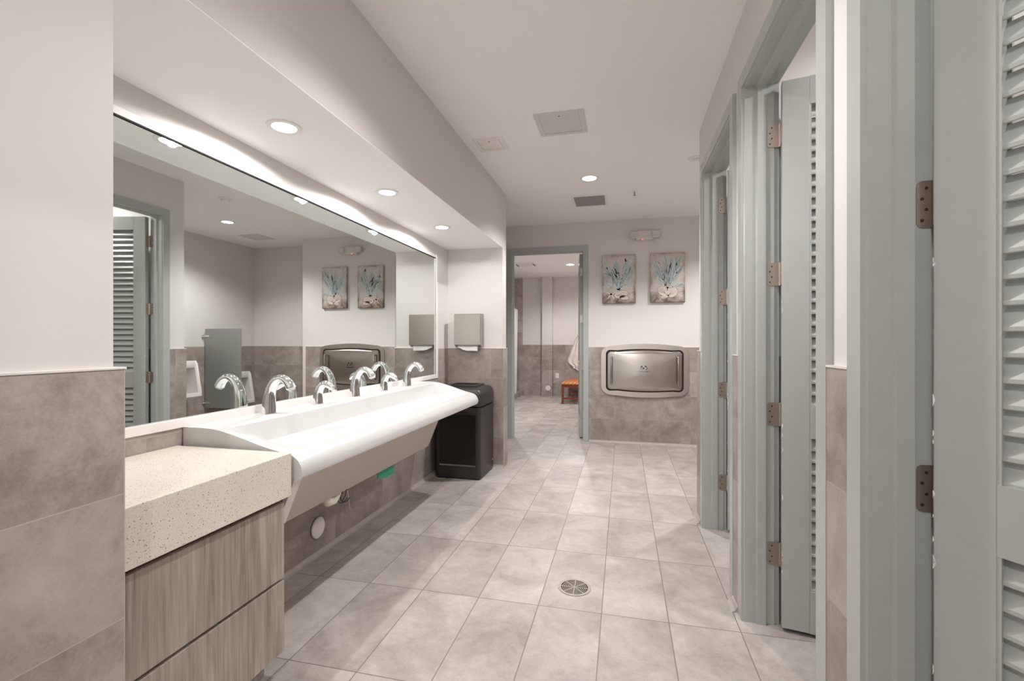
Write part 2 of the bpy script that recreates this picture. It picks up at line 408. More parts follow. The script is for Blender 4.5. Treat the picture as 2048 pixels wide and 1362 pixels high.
# far room shell
fr = MB()
fr.box(-3.8, 0.3, YB, YB + 0.1, 0, ZC)
struct('wall_shower_left', MB().box(-3.7, -3.6, YF + 0.16, YB, 0, ZC), M['wall'], 'hidden left wall of the shower room', 'wall')
struct('wall_shower_right', MB().box(-0.1, 0.0, YF + 0.16, YB, 0, ZC), M['wall'], 'hidden right wall of the shower room', 'wall')
fr = struct('wall_shower_room', fr, M['wall'], 'white back wall of the shower room seen through the open door', 'wall')
t = MB(); t.box(-2.38, 0, YB - 0.012, YB, 0, DADO); t.box(-3.6, -2.38, YB - 0.02, YB, 0, ZC)
t.box(-1.885, -1.635, YB - 0.13, YB - 0.012, 0, DADO); wains(t, fr)
MB().box(-1.88, -1.64, YB - 0.125, YB, DADO, ZC - 0.001).build('pilaster', M['wall'], fr)

# ---------------------------------------------------------------- doors
PROF = [(0, -0.065), (0, 0.0), (0.010, 0.0), (0.014, 0.004), (0.060, 0.004), (0.066, 0.014), (0.100, 0.014), (0.102, 0.0), (0.138, 0.0), (0.140, -0.010), (0.160, -0.010), (0.160, -0.065), (0.145, -0.065), (0.145, -0.028), (0.020, -0.028), (0.020, -0.065)]
def frame(parent, kind, a, b, H, d0, mat):
    """kind 'x': opening runs along y, depth along +x from d0; 'y': opening along x, depth along +y"""
    def P(d, l, z): return (d0 + d, l, z) if kind == 'x' else (l, d0 + d, z)
    st = [[P(d, b - n, 0) for d, n in PROF], [P(d, b - n, H - n) for d, n in PROF], [P(d, a + n, H - n) for d, n in PROF], [P(d, a + n, 0) for d, n in PROF]]
    return MB().loft(st).build('door_frame', mat, parent)

def leaf_meshes(L, zb, zt, stile=0.106, two=True, th=0.044):
    """local: hinge edge at x=0.004, leaf towards +x, room face at y=-th"""
    m = MB(); x0, x1 = 0.004, L
    pan = [(0.20, 0.865), (1.005, 2.32)]
    m.box(x0, x0 + stile, -th, 0, zb, zt, 0.002, 1); m.box(x1 - stile, x1, -th, 0, zb, zt, 0.002, 1)
    m.box(x0 + stile, x1 - stile, -th, 0, zb, pan[0][0]); m.box(x0 + stile, x1 - stile, -th, 0, pan[0][1], pan[1][0]); m.box(x0 + stile, x1 - stile, -th, 0, pan[1][1], zt)
    for z0, z1 in pan:  # small sticking bead round the louvers
        for ya, yb in ((-th + 0.002, -th + 0.008), (-0.008, -0.002)):
            m.box(x0 + stile, x0 + stile + 0.006, ya, yb, z0, z1); m.box(x1 - stile - 0.006, x1 - stile, ya, yb, z0, z1)
    slats = []
    for z0, z1 in pan:
        n = max(1, round((z1 - z0) / 0.0512)); p = (z1 - z0) / n; s = MB()
        for k in range(n):
            zc = z0 + p * k
            ya, yb = -th + 0.006, -0.008
            pts = [(ya, zc - 0.002), (ya + 0.002, zc - 0.004), (yb, zc + 0.043), (yb, zc + 0.051), (yb - 0.002, zc + 0.052), (ya, zc + 0.006)]
            pts = [(y, max(z0, min(z1, z))) for y, z in pts]
            if k == n - 1: pts = [(y, min(z1, z)) for y, z in pts]
            s.prism(pts, 0, x0 + stile, x1 - stile)
        slats.append(s)
    return m, slats

def hinge_meshes(h=0.105):
    """local: pin at origin; jamb plate at +y side (towards -x), leaf plate along leaf edge, z centred"""
    r = 0.012
    def rr(x0, x1):  # plate with two rounded outer corners (on x0 side)
        pts = [(x1, -h / 2), (x1, h / 2)]
        for k in range(5): a = PI / 2 + k * PI / 8; pts.append((x0 + r + r * math.cos(a), h / 2 - r + r * math.sin(a)))
        for k in range(5): a = PI + k * PI / 8; pts.append((x0 + r + r * math.cos(a), -h / 2 + r + r * math.sin(a)))
        return pts
    plate = MB().prism(rr(-0.048, 0.0), 1, -0.003, 0.0)
    screws = MB()
    for x, z in ((-0.030, 0.036), (-0.038, 0.012), (-0.030, -0.012), (-0.038, -0.036)):
        screws.cyl((x, z), 1, 0.0036, -0.0042, -0.003, 10)
    knuckle = MB().cyl((0, -0.003), 2, 0.0065, -h / 2, h / 2, 14)
    for k in range(1, 5): knuckle.cyl((0, -0.003), 2, 0.0069, -h / 2 + k * h / 5 - 0.0006, -h / 2 + k * h / 5 + 0.0006, 14)
    return plate, screws, knuckle
HZ = (2.22, 1.592, 0.958, 0.325)

def make_door(name, label, kind, a, b, H, d0, ang, mats=(None, None), lever=False, zt=None):
    cx = (a + b) / 2
    root = empty(name, (d0, cx, 0) if kind == 'x' else (cx, d0, 0), 0, label, 'door', kind='structure')
    frame(root, kind, a, b, H, d0, M['door'])
    zt = zt or H - 0.013
    leaf_L = (b - a) - 0.006
    if kind == 'x': pin = (d0 + 0.160, b - 0.003); base = 0.0
    else: pin = (b - 0.003, d0 + 0.160 + 0.003); base = 0.0
    piv = MB()
    m, slats = leaf_meshes(leaf_L, 0.018, zt)
    leaf = m.build('door_leaf', M['doorleaf'], None, local=True)
    leaf.parent = root
    leaf.location = (pin[0] - root.location.x, pin[1] - root.location.y, 0)
    leaf.rotation_euler = (0, 0, ang)
    for s in slats:
        o = s.build('louver_panel', M['doorleaf'], None, local=True); o.parent = leaf
    # worn paint along the hinge edge
    random.seed(hash_name(name))
    c = MB()
    for k in range(16):
        z = random.choice([0.3, 0.4, 0.62, 0.78, 0.9, 1.1, 1.45, 0.85]) + random.uniform(-0.06, 0.06); l = random.uniform(0.004, 0.03); wd = random.uniform(0.0015, 0.006)
        c.prism([(0.0035, z), (0.0035, z + l), (0.0035 + wd * 0.6, z + l * 0.8), (0.0035 + wd, z + l * 0.5), (0.0035 + wd * 0.5, z + l * 0.2)], 1, -0.0445, -0.043)
    o = c.build('chipped_paint', M['chip'], None, local=True); o.parent = leaf; o['label'] = 'pale chips of bare primer on the leaf edge'
    for z in HZ:
        hr = bpy.data.objects.new('hinge', None)
        pl, scw, kn = hinge_meshes()
        # jamb plate
        pm = pl.build('hinge', M['hinge'], None, local=True)
        pm.parent = root; pm.location = (pin[0] - root.location.x - (0.003 if kind == 'x' else 0), pin[1] - root.location.y + (0.0028 if kind == 'x' else 0), z)
        if kind != 'x':
            pm.location = (pin[0] - root.location.x + 0.0028, pin[1] - root.location.y - 0.003, z); pm.rotation_euler = (0, 0, PI / 2); pm.scale = (1, -1, 1)
        bpy.data.objects.remove(hr)
        s_ = scw.build('screws', M['hinge_d'], None, local=True); s_.parent = pm
        k_ = kn.build('knuckle', M['hinge'], None, local=True); k_.parent = pm; k_.location = (0.003, 0, 0)
        lp = MB().box(0.0015, 0.0042, -0.040, 0.0, z - 0.052, z + 0.052, 0.0008, 1).build('hinge_plate', M['hinge'], None, local=True); lp.parent = leaf
    if lever:
        lv = MB().cyl((leaf_L - 0.065, 0.93), 1, 0.026, -0.056, -0.044, 20).tube([(leaf_L - 0.065, -0.05, 0.93), (leaf_L - 0.065, -0.095, 0.93), (leaf_L - 0.075, -0.105, 0.93), (leaf_L - 0.17, -0.105, 0.928)], [0.010, 0.010, 0.010, 0.008], 12, (0, 0, 1)).build('lever_handle', M['chrome'], None, smooth=40, local=True)
        lv.parent = leaf; lv['label'] = 'chrome lever handle'
    return root
def hash_name(s): return sum(ord(c) for c in s)

make_door('door_1', 'farthest of the three grey louvered stall doors, folded into its stall', 'x', *DOORS['A'], HS, 0.530, math.radians(-13))
make_door('door_2', 'middle grey louvered stall door standing wide open', 'x', *DOORS['B'], HS, 0.530, math.radians(-11))
make_door('door_3', 'nearest grey louvered stall door, half open at the right edge', 'x', *DOORS['C'], HS, 0.530, math.radians(-57.4))

# ---------------------------------------------------------------- shower room door (swings into the far room, hinged on the right)
def make_far_door():
    a, b, H, d0 = FD0, FD1, FH, YF - 0.018
    root = empty('door_4', ((a + b) / 2, d0, 0), 0, 'grey door standing open to the shower room in the far wall', 'door', kind='structure')
    frame(root, 'y', a, b, H, d0, M['door'])
    L = (b - a) - 0.006
    m, slats = leaf_meshes(L, 0.018, H - 0.013)
    pin = (b - 0.005, d0 + 0.164)
    leaf = m.build('door_leaf', M['doorleaf'], None, local=True); leaf.parent = root
    # leaf local +x -> world direction (-sin7, cos7); local room face (-y) must look to -X side of the world
    leaf.location = (pin[0] - 0.060 - root.location.x, pin[1] - root.location.y, 0)
    leaf.rotation_euler = (0, 0, PI / 2 + math.radians(6.2))
    for s in slats:
        o = s.build('louver_panel', M['doorleaf'], None, local=True); o.parent = leaf
    lv = MB().cyl((L - 0.065, 0.90), 1, 0.026, 0.0, 0.012, 20).tube([(L - 0.065, 0.006, 0.90), (L - 0.065, 0.055, 0.90), (L - 0.075, 0.065, 0.90), (L - 0.17, 0.065, 0.898)], [0.012, 0.012, 0.012, 0.010], 12, (0, 0, 1)).build('lever_handle', M['chrome'], None, smooth=40, local=True)
    lv.parent = leaf; lv['label'] = 'chrome lever handle'
    for z in HZ:
        o = MB().box(b - 0.004, b - 0.0, d0 + 0.104, d0 + 0.150, z - 0.052, z + 0.052, 0.001, 1).cyl((b - 0.008, d0 + 0.160), 2, 0.0075, z - 0.052, z + 0.052, 12).box(b - 0.034, b - 0.006, d0 + 0.159, d0 + 0.163, z - 0.052, z + 0.052, 0.001, 1).build('hinge', M['hinge'], root)
        q = MB().box(0.0005, 0.0042, -0.040, -0.006, z - 0.052, z + 0.052, 0.0008, 1).build('hinge_plate', M['hinge'], None, local=True); q.parent = leaf
make_far_door()

# ---------------------------------------------------------------- mirror
mr = empty('wall_mirror', (W, 2.5, MZ0), 0, 'long frameless-looking mirror in a white trim above the sink', 'mirror')
MB().box(W - 0.009, W - 0.003, MY0, MY1, MZ0, MZ1).build('mirror_glass', M['glassmir'], mr)
f = MB()
f.box(W + 0.0025, W + 0.010, MY0 - 0.02, MY1 + 0.040, MZ0 - 0.038, MZ0, 0.0015, 1)
f.box(W + 0.0025, W + 0.010, MY1, MY1 + 0.040, MZ0, MZ1 + 0.03, 0.0015, 1)
f.box(W - 0.0005, W + 0.004, MY0 - 0.02, MY1, MZ1, MZ1 + 0.03, 0.001, 1)
f.build('mirror_frame', M['trimw'], mr)
MB().box(W - 0.003, W + 0.0035, MY0, MY1 - 0.001, MZ1 - 0.006, MZ1 - 0.0005).build('top_shade_strip', M['dark'], mr)  # dark strip paints the shade under the top edge of the mirror recess

# ---------------------------------------------------------------- vanity cabinet and counter
v = empty('vanity_cabinet', (-1.5, 1.2, 0), 0, 'grey-brown wood vanity cabinet with two wide drawers under the speckled counter', 'cabinet')
MB().box(W + 0.012, -1.285, YN - 0.015 + 0.02, 1.528, 0.104, 0.690).build('body', M['wood'], v)
MB().box(W + 0.012, -1.34, YN + 0.005, 1.515, 0.0, 0.104).build('toe_kick', M['tile'], v)
MB().box(-1.285, -1.262, YN + 0.004, 1.53, 0.386, 0.672, 0.001, 1).build('drawer', M['wood'], v)
MB().box(-1.285, -1.262, YN + 0.004, 1.53, 0.104, 0.374, 0.001, 1).build('drawer', M['wood'], v)
MB().box(-1.2849, -1.2845, YN + 0.006, 1.526, 0.1, 0.690).build('shadow_reveal', M['dark'], v)  # thin dark sheet paints the shade in the gaps round the drawers
tag(MB().box(W + 0.005, -1.244, YN + 0.003, 1.548, 0.692, 0.858, 0.003, 2).build('countertop', M['quartz']), 'cream speckled quartz countertop with a deep front edge beside the white sink', 'countertop')

# ---------------------------------------------------------------- trough sink
SY0, SY1 = 1.575, 3.945
sk = empty('trough_sink', (-1.79, (SY0 + SY1) / 2, 0.75), 0, 'long white trough sink on the mirror wall with five chrome fittings', 'sink')
def sink_body():
    DZ = -0.004
    # cross-section lofted along y.  Top surface: deck, basin, front rim; bottom closed
    outer_top = [(-1.792, .933), (-1.70, .933), (-1.64, .930), (-1.60, .924), (-1.54, .910), (-1.48, .894), (-1.41, .874), (-1.35, .860), (-1.30, .851), (-1.262, .842), (-1.237, .825), (-1.222, .800), (-1.218, .778), (-1.226, .760), (-1.245, .752)]
    bottom = [(-1.30, .752), (-1.50, .752), (-1.66, .760), (-1.792, .765)]
    basin_mid = [(-1.792, .933), (-1.70, .933), (-1.625, .933), (-1.612, .926), (-1.598, .832), (-1.58, .818), (-1.50, .822), (-1.40, .830), (-1.33, .838), (-1.292, .848), (-1.258, .846), (-1.236, .826), (-1.222, .800), (-1.218, .778), (-1.226, .760)]
    basin_mid.append((-1.245, .752)); outer = outer_top[:]
    # same count: 16 vs 15 -> add a point
    outer.insert(3, (-1.62, .927))
    st = [(SY0, 0.0, 0), (SY0 + 0.012, 0.0, 0), (SY0 + 0.070, 0.0, 0), (SY0 + 0.085, 0.12, 0), (SY0 + 0.14, 0.93, 0), (SY0 + 0.17, 1, 0)]
    n = 14
    st += [(SY0 + 0.17 + (SY1 - SY0 - 0.36) * k / n, 1, 0) for k in range(1, n)]
    st += [(SY1 - 0.19, 1, 0), (SY1 - 0.165, .93, 0), (SY1 - 0.135, .12, 0), (SY1 - 0.115, 0, 0), (SY1 - 0.035, 0, 0), (SY1 - 0.012, 0, 0.3), (SY1, 0, 1)]
    rings = []
    for y, k, r in st:
        pr = [((1 - k) * a[0] + k * b[0], (1 - k) * a[1] + k * b[1]) for a, b in zip(outer, basin_mid)] + bottom
        if r:
            pr = [(x, z - 0.012 * r * (1 if z > .79 else -1)) for x, z in pr]
        pts = []
        for x, z in pr:
            # ends bow inwards a little towards the front
            fr = max(0, (x + 1.60) / 0.38)
            yy = y - (0.085 * fr ** 1.6 if y > (SY0 + SY1) / 2 else 0.0) * max(0, (y - (SY1 - 0.5)) / 0.5 if y > SY1 - 0.5 else 0)
            pts.append((x, yy, z + DZ - (0.006 if z < .79 else 0)))
        rings.append(pts)
    return MB().loft(rings)
sink_body().build('basin', M['solid'], sk, smooth=38)
# raised basin-floor lips that split the three bowls, drain covers
for y in (2.30, 3.05):
    b = MB().loft([[( -1.585, y - 0.16, .8205), (-1.53, y - 0.13, .832), (-1.45, y - 0.05, .832), (-1.40, y, .834), (-1.45, y + 0.05, .832), (-1.53, y + 0.13, .832), (-1.585, y + 0.16, .8205)],
            [( -1.59, y - 0.165, .812), (-1.53, y - 0.14, .812), (-1.44, y - 0.055, .812), (-1.38, y, .812), (-1.44, y + 0.055, .812), (-1.53, y + 0.14, .812), (-1.59, y + 0.165, .812)]])
    b.build('bowl_divider', M['solid'], sk, smooth=40)
# stainless skirt below
s = MB()
sx = [(-1.275, 0.750), (-1.366, 0.535), (-1.372, 0.535), (-1.70, 0.60), (-1.70, 0.61), (-1.365, 0.545), (-1.281, 0.750)]
s.prism([(-1.275, .751), (-1.366, .535), (-1.45, .535), (-1.45, .751)], 1, 1.66, 3.12)
s.build('steel_skirt', M['steel_v'], sk)['label'] = 'sloping stainless steel skirt'
MB().prism([(-1.273, .752), (-1.365, .533), (-1.385, .533), (-1.293, .752)], 1, 1.612, 1.660).build('skirt_end_plate', M['trimw'], sk)  # white colour stands in for the light falling on the end plate
MB().cyl((-1.275, 1.68), 2, 0.010, .838, .8415, 16).build('maker_badge', M['fixture'], sk)

# things under the skirt
(MB().tube([(-1.42, 2.01, .60), (-1.42, 2.01, .52), (-1.42, 2.03, .495), (-1.42, 2.07, .490), (-1.42, 2.10, .51), (-1.42, 2.10, .60)], [0.02, 0.026, 0.026, 0.024, 0.022, 0.02], 14, (1, 0, 0)).build('drain_trap', M['pvc'], sk, smooth=40))
cw = MB()
for cyy, cz, rr_ in ((2.165, .480, .032), (2.14, .486, .034)):
    cw.tube([(-1.40 - 0.02 * math.sin(k * PI / 12), cyy + rr_ * math.cos(k * PI / 12 * 2), cz + rr_ * math.sin(k * PI / 12 * 2)) for k in range(2, 12)], 0.0022, 8, (1, 0, 0))
cw.tube([(-1.40, 2.16, .55), (-1.40, 2.145, .49), (-1.40, 2.12, .47)], 0.0022, 8, (1, 0, 0))
cw.build('sensor_cable', M['cable'], sk, smooth=60)
(MB().tube([(-1.45, 2.22, .56), (-1.50, 2.33, .406), (-1.60, 2.50, .27)], 0.003, 8, (1, 0, 0)).build('loose_wire', M['wirew'], sk, smooth=60))
MB().prism([(2.54, .565), (2.75, .60), (2.77, .435), (2.68, .428), (2.57, .452)], 0, -1.458, -1.4515).build('green_tape', M['green'], sk)
tag(MB().cyl((2.455, .166), 0, 0.062, W + 0.004, W + 0.014, 40, 0.004).build('cleanout_cover', M['plastic'], None, smooth=35), 'round white cover plate low on the tiles under the sink', 'wall cap')

# ---------------------------------------------------------------- faucets and soap dispensers
def faucet(name, label, cat, y, big):
    r = empty(name, (-1.715, y, .929), 0, label, cat, 'chrome fittings along the back of the sink')
    if big:
        P = [(0, 0), (0.000, .02), (.001, .06), (.006, .10), (.018, .135), (.038, .162), (.064, .176), (.090, .172), (.113, .155), (.128, .130)]
        Rd = [.034, .0325, .029, .0255, .0225, .021, .0195, .0195, .021, .0225]
        fl = 1.12
    else:
        P = [(0, 0), (0.0, .015), (.002, .045), (.008, .075), (.022, .100), (.045, .115), (.070, .110), (.092, .095), (.108, .078)]
        Rd = [.031, .030, .0265, .024, .0215, .020, .0195, .0165, .009]
        fl = 1.0
    # smooth the path
    def cr(p0, p1, p2, p3, t): return tuple(0.5 * ((2 * b) + (-a + c) * t + (2 * a - 5 * b + 4 * c - d) * t * t + (-a + 3 * b - 3 * c + d) * t ** 3) for a, b, c, d in zip(p0, p1, p2, p3))
    Q = [(p[0], p[1], q) for p, q in zip(P, Rd)]; out = []
    for i in range(len(Q) - 1):
        for k in range(4): out.append(cr(Q[max(i - 1, 0)], Q[i], Q[i + 1], Q[min(i + 2, len(Q) - 1)], k / 4))
    out.append(Q[-1])
    MB().tube([(a, 0, b) for a, b, _ in out], [c for *_, c in out], 28, (0, 1, 0), fl).build('spout', M['chrome'], r, smooth=60, local=True)
    MB().cyl((0, 0), 2, .0365 if big else .033, 0, .003, 36, .001).build('base_ring', M['chrome'], r, smooth=35, local=True)
    if big:
        tip = Vector((.130, 0, .126)); d = Vector((.45, 0, -.9)).normalized()
        MB().tube([tip, tip + d * 0.006], [.0185, .0175], 24).build('aerator', M['fixture'], r, smooth=35, local=True)
    return r
ys_f = [1.972 + 0.380 * k for k in range(5)]
faucet('faucet', 'nearest chrome arched faucet, beside the speckled counter end of the sink', 'faucet', ys_f[0], True)
faucet('faucet', 'middle of the three chrome arched faucets on the white sink', 'faucet', ys_f[2], True)
faucet('faucet', 'farthest chrome arched faucet, near the towel dispenser end', 'faucet', ys_f[4], True)
faucet('soap_dispenser', 'nearer of the two short chrome soap spouts between faucets', 'soap dispenser', ys_f[1], False)
faucet('soap_dispenser', 'farther of the two short chrome soap spouts between faucets', 'soap dispenser', ys_f[3], False)

# ---------------------------------------------------------------- waste bin
bn = empty('waste_bin', (-1.515, 4.35, 0), 0, 'black square plastic waste bin with domed lid standing at the end of the sink', 'bin')
def rrect(x0, x1, y0, y1, r, n=5):
    pts = []
    for cx, cy, a0 in ((x1 - r, y1 - r, 0), (x0 + r, y1 - r, PI / 2), (x0 + r, y0 + r, PI), (x1 - r, y0 + r, 1.5 * PI)):
        for k in range(n + 1): a = a0 + k * PI / 2 / n; pts.append((cx + r * math.cos(a), cy + r * math.sin(a)))
    return pts
def rings_box(levels):
    return [[(x, y, z) for x, y in rrect(*a, r)] for a, r, z in levels]
X0, X1, Y0, Y1 = -1.735, -1.285, 4.12, 4.585
MB().loft(rings_box([((X0 + .01, X1 - .01, Y0 + .01, Y1 - .01), .02, 0.005), ((X0, X1, Y0, Y1), .03, 0.015), ((X0, X1, Y0, Y1), .03, 0.60), ((X0 - .004, X1 + .004, Y0 - .004, Y1 + .004), .03, 0.615), ((X0 - .004, X1 + .004, Y0 - .004, Y1 + .004), .03, 0.665), ((X0 + .01, X1 - .01, Y0 + .01, Y1 - .01), .02, 0.675)])).build('bin_body', M['black'], bn, smooth=40)
MB().loft(rings_box([((X0 - .004, X1 + .004, Y0 - .004, Y1 + .004), .035, 0.683), ((X0 - .002, X1 + .002, Y0 - .002, Y1 + .002), .035, 0.79), ((X0 + .006, X1 - .006, Y0 + .006, Y1 - .006), .04, 0.825), ((X0 + .025, X1 - .025, Y0 + .025, Y1 - .025), .045, 0.845), ((X0 + .07, X1 - .07, Y0 + .07, Y1 - .07), .045, 0.855)])).build('bin_lid', M['black'], bn, smooth=50)
# raised square collar with the dark opening
MB().ring(rrect(-1.66, -1.36, 4.20, 4.50, .02), rrect(-1.63, -1.39, 4.23, 4.47, .015), 2, .850, .870).build('opening_collar', M['black'], bn, smooth=40)
MB().prism(rrect(-1.63, -1.39, 4.23, 4.47, .015), 2, .8555, .8575).build('opening', M['dark'], bn)
# recessed front panel with rim
MB().prism(rrect(X0 + .045, X1 - .045, .14, .615, .02), 1, Y0 - .0015, Y0 + .004).build('front_panel', M['blackgl'], bn)
MB().ring(rrect(X0 + .037, X1 - .037, .132, .623, .025), rrect(X0 + .045, X1 - .045, .14, .615, .02), 1, Y0 - .006, Y0 + .003).build('panel_rim', M['black'], bn, smooth=40)
MB().prism([(Y0 - .013, .128), (Y0 - .002, .118), (Y0 - .002, .140), (Y0 - .011, .136)], 0, X0 + .05, X1 - .05).build('lip_highlight', M['steel_l'], bn)  # light steel colour paints the highlight on the black plastic lip
MB().cyl((Y1 - .06, .10), 0, .008, X1, X1 + .006, 14).build('caster_pin', M['nickel'], bn)

# ---------------------------------------------------------------- towel dispenser
td = empty('paper_towel_dispenser', (-1.55, YE, 1.24), 0, 'stainless paper towel dispenser on the wing wall above the bin', 'towel dispenser')
MB().prism([(4.515, 1.255), (4.512, 1.40), (4.516, 1.572), (4.608, 1.578), (4.612, 1.578), (4.612, 1.232), (4.56, 1.232)], 0, -1.690, -1.407, .003, 1).build('housing', M['steel'], td)
MB().box(-1.689, -1.408, 4.508, 4.514, 1.257, 1.568, .002, 1).build('front_cover', M['steel'], td)
MB().prism([(-1.66, 1.232), (-1.60, 1.205), (-1.56, 1.196), (-1.445, 1.194), (-1.445, 1.24), (-1.66, 1.24)], 1, 4.535, 4.542).build('paper_towel', M['paper'], td)['label'] = 'white folded towel hanging out'
MB().cyl((4.57, 1.30), 0, .006, -1.407, -1.402, 14).build('lock', M['nickel'], td)

# ---------------------------------------------------------------- baby changing station
def bowed(w_, hm, he, r, cx, cz, n=10):
    """outline in x,z with bowed top and bottom and rounded corners"""
    pts = []
    def top(x): return he + (hm - he) * (1 - (abs(x) / w_) ** 2)
    xs = [w_ - r, -(w_ - r)]
    # right-top corner round
    for k in range(7):
        a = k * PI / 2 / 6; pts.append((w_ - r + r * math.cos(a), he - r + 0.02 + r * math.sin(a)))
    for k in range(1, n): x = (w_ - r) - 2 * (w_ - r) * k / n; pts.append((x, top(x)))
    for k in range(7):
        a = PI / 2 + k * PI / 2 / 6; pts.append((-(w_ - r) + r * math.cos(a), he - r + 0.02 + r * math.sin(a)))
    for k in range(7):
        a = PI + k * PI / 2 / 6; pts.append((-(w_ - r) + r * math.cos(a), -(he - r + 0.02) + r * math.sin(a)))
    for k in range(1, n): x = -(w_ - r) + 2 * (w_ - r) * k / n; pts.append((x, -top(x)))
    for k in range(7):
        a = 1.5 * PI + k * PI / 2 / 6; pts.append((w_ - r + r * math.cos(a), -(he - r + 0.02) + r * math.sin(a)))
    return [(cx + x, cz + z) for x, z in pts]
cc = (0.257, 0.925)
ch = empty('baby_changing_station', (cc[0], YF - .012, cc[1]), 0, 'stainless steel folding baby changing station set in the far wall tiles', 'changing station')
yo = YF - .012
MB().ring(bowed(.528, .338, .288, .11, *cc), bowed(.470, .272, .240, .055, *cc), 1, yo - .022, yo).build('outer_frame', M['steel_l'], ch, smooth=30)
MB().prism(bowed(.472, .274, .242, .057, *cc), 1, yo - .014, yo - .001).build('recess', M['dark'], ch)
# slightly domed front panel
pn = MB(); levels = [(.453, .257, .223, .05, yo - .004), (.453, .257, .223, .05, yo - .026), (.444, .248, .214, .046, yo - .036)] + [(.444 * q, .248 * q, .214 * q, .046 * q, yo - .036 - .030 * (1 - q * q)) for q in (.93, .85, .75, .65, .55, .45, .35, .25, .15, .08)]
def dome(x, z, yy, q):
    if q: yy = yo - .036 - .026 * (1 - ((x - cc[0]) / .444) ** 2) * (1 - .8 * ((z - cc[1]) / .248) ** 2)
    return (x, yy, z)
pn.loft([[dome(x, z, yy, k > 2) for x, z in bowed(a, b_, c_, r_, *cc)] for k, (a, b_, c_, r_, yy) in enumerate(levels)])
pn.build('folding_panel', M['steel'], ch, smooth=30)
for sx_ in (-1, 1):
    xh = cc[0] + sx_ * .40
    MB().tube([(xh, yo - .036, cc[1] + .175), (xh, yo - .086, cc[1] + .170), (xh, yo - .090, cc[1] + .155), (xh, yo - .090, cc[1] - .155), (xh, yo - .086, cc[1] - .170), (xh, yo - .036, cc[1] - .175)], .011, 12, (1, 0, 0)).build('grab_handle', M['steel'], ch, smooth=40)
lg = MB(); lx, lz, ly = cc[0] - .005, cc[1] + .035, yo - .0632
def dot(mb, x, z, rx, rz, a=0.0, th=.0012):
    pts = []
    for k in range(14):
        u_, v_ = 1.25 * rx * math.cos(2 * PI * k / 14), 1.25 * rz * math.sin(2 * PI * k / 14)
        pts.append((x + u_ * math.cos(a) - v_ * math.sin(a), z + u_ * math.sin(a) + v_ * math.cos(a)))
    mb.prism(pts, 1, ly - th, ly + .002)
dot(lg, lx - .026, lz + .018, .010, .006, .9); dot(lg, lx + .022, lz + .020, .010, .006, -.9); dot(lg, lx - .004, lz - .004, .007, .009, .3)
dot(lg, lx - .014, lz + .006, .003, .003); dot(lg, lx + .010, lz + .004, .003, .003); dot(lg, lx + .034, lz - .012, .004, .006)
for a0, a1, rr_, ox in ((2.2, 4.4, .034, -.004), (-1.2, .9, .034, .008)):
    arc = [(lx + ox + rr_ * math.cos(a0 + (a1 - a0) * k / 8), lz + rr_ * .8 * math.sin(a0 + (a1 - a0) * k / 8)) for k in range(9)]
    arc2 = [(lx + ox + (rr_ - .004) * math.cos(a0 + (a1 - a0) * k / 8), lz + (rr_ - .004) * .8 * math.sin(a0 + (a1 - a0) * k / 8)) for k in range(9)]
    lg.prism(arc + arc2[::-1], 1, ly - .0012, ly + .002)
lg.build('round_emblem', M['dark'], ch)
def text(body, name, size, loc, rot, mat, parent):
    cu = bpy.data.curves.new(name, 'FONT'); cu.body = body; cu.size = size; cu.align_x = 'CENTER'; cu.extrude = .0008
    to = bpy.data.objects.new('tmp', cu); col.objects.link(to)
    dg = bpy.context.evaluated_depsgraph_get(); me = bpy.data.meshes.new_from_object(to.evaluated_get(dg))
    bpy.data.objects.remove(to)
    me.transform(Matrix.Translation(loc) @ rot); me.transform(wmat(parent).inverted()); me.materials.clear(); me.materials.append(mat)
    o = bpy.data.objects.new(name, me); col.objects.link(o); o.parent = parent; return o
text('KOALA KARE', 'lettering', .0185, (cc[0] - .005, yo - .0642, cc[1] - .014), Matrix.Rotation(PI / 2, 4, 'X'), M['dark'], ch)

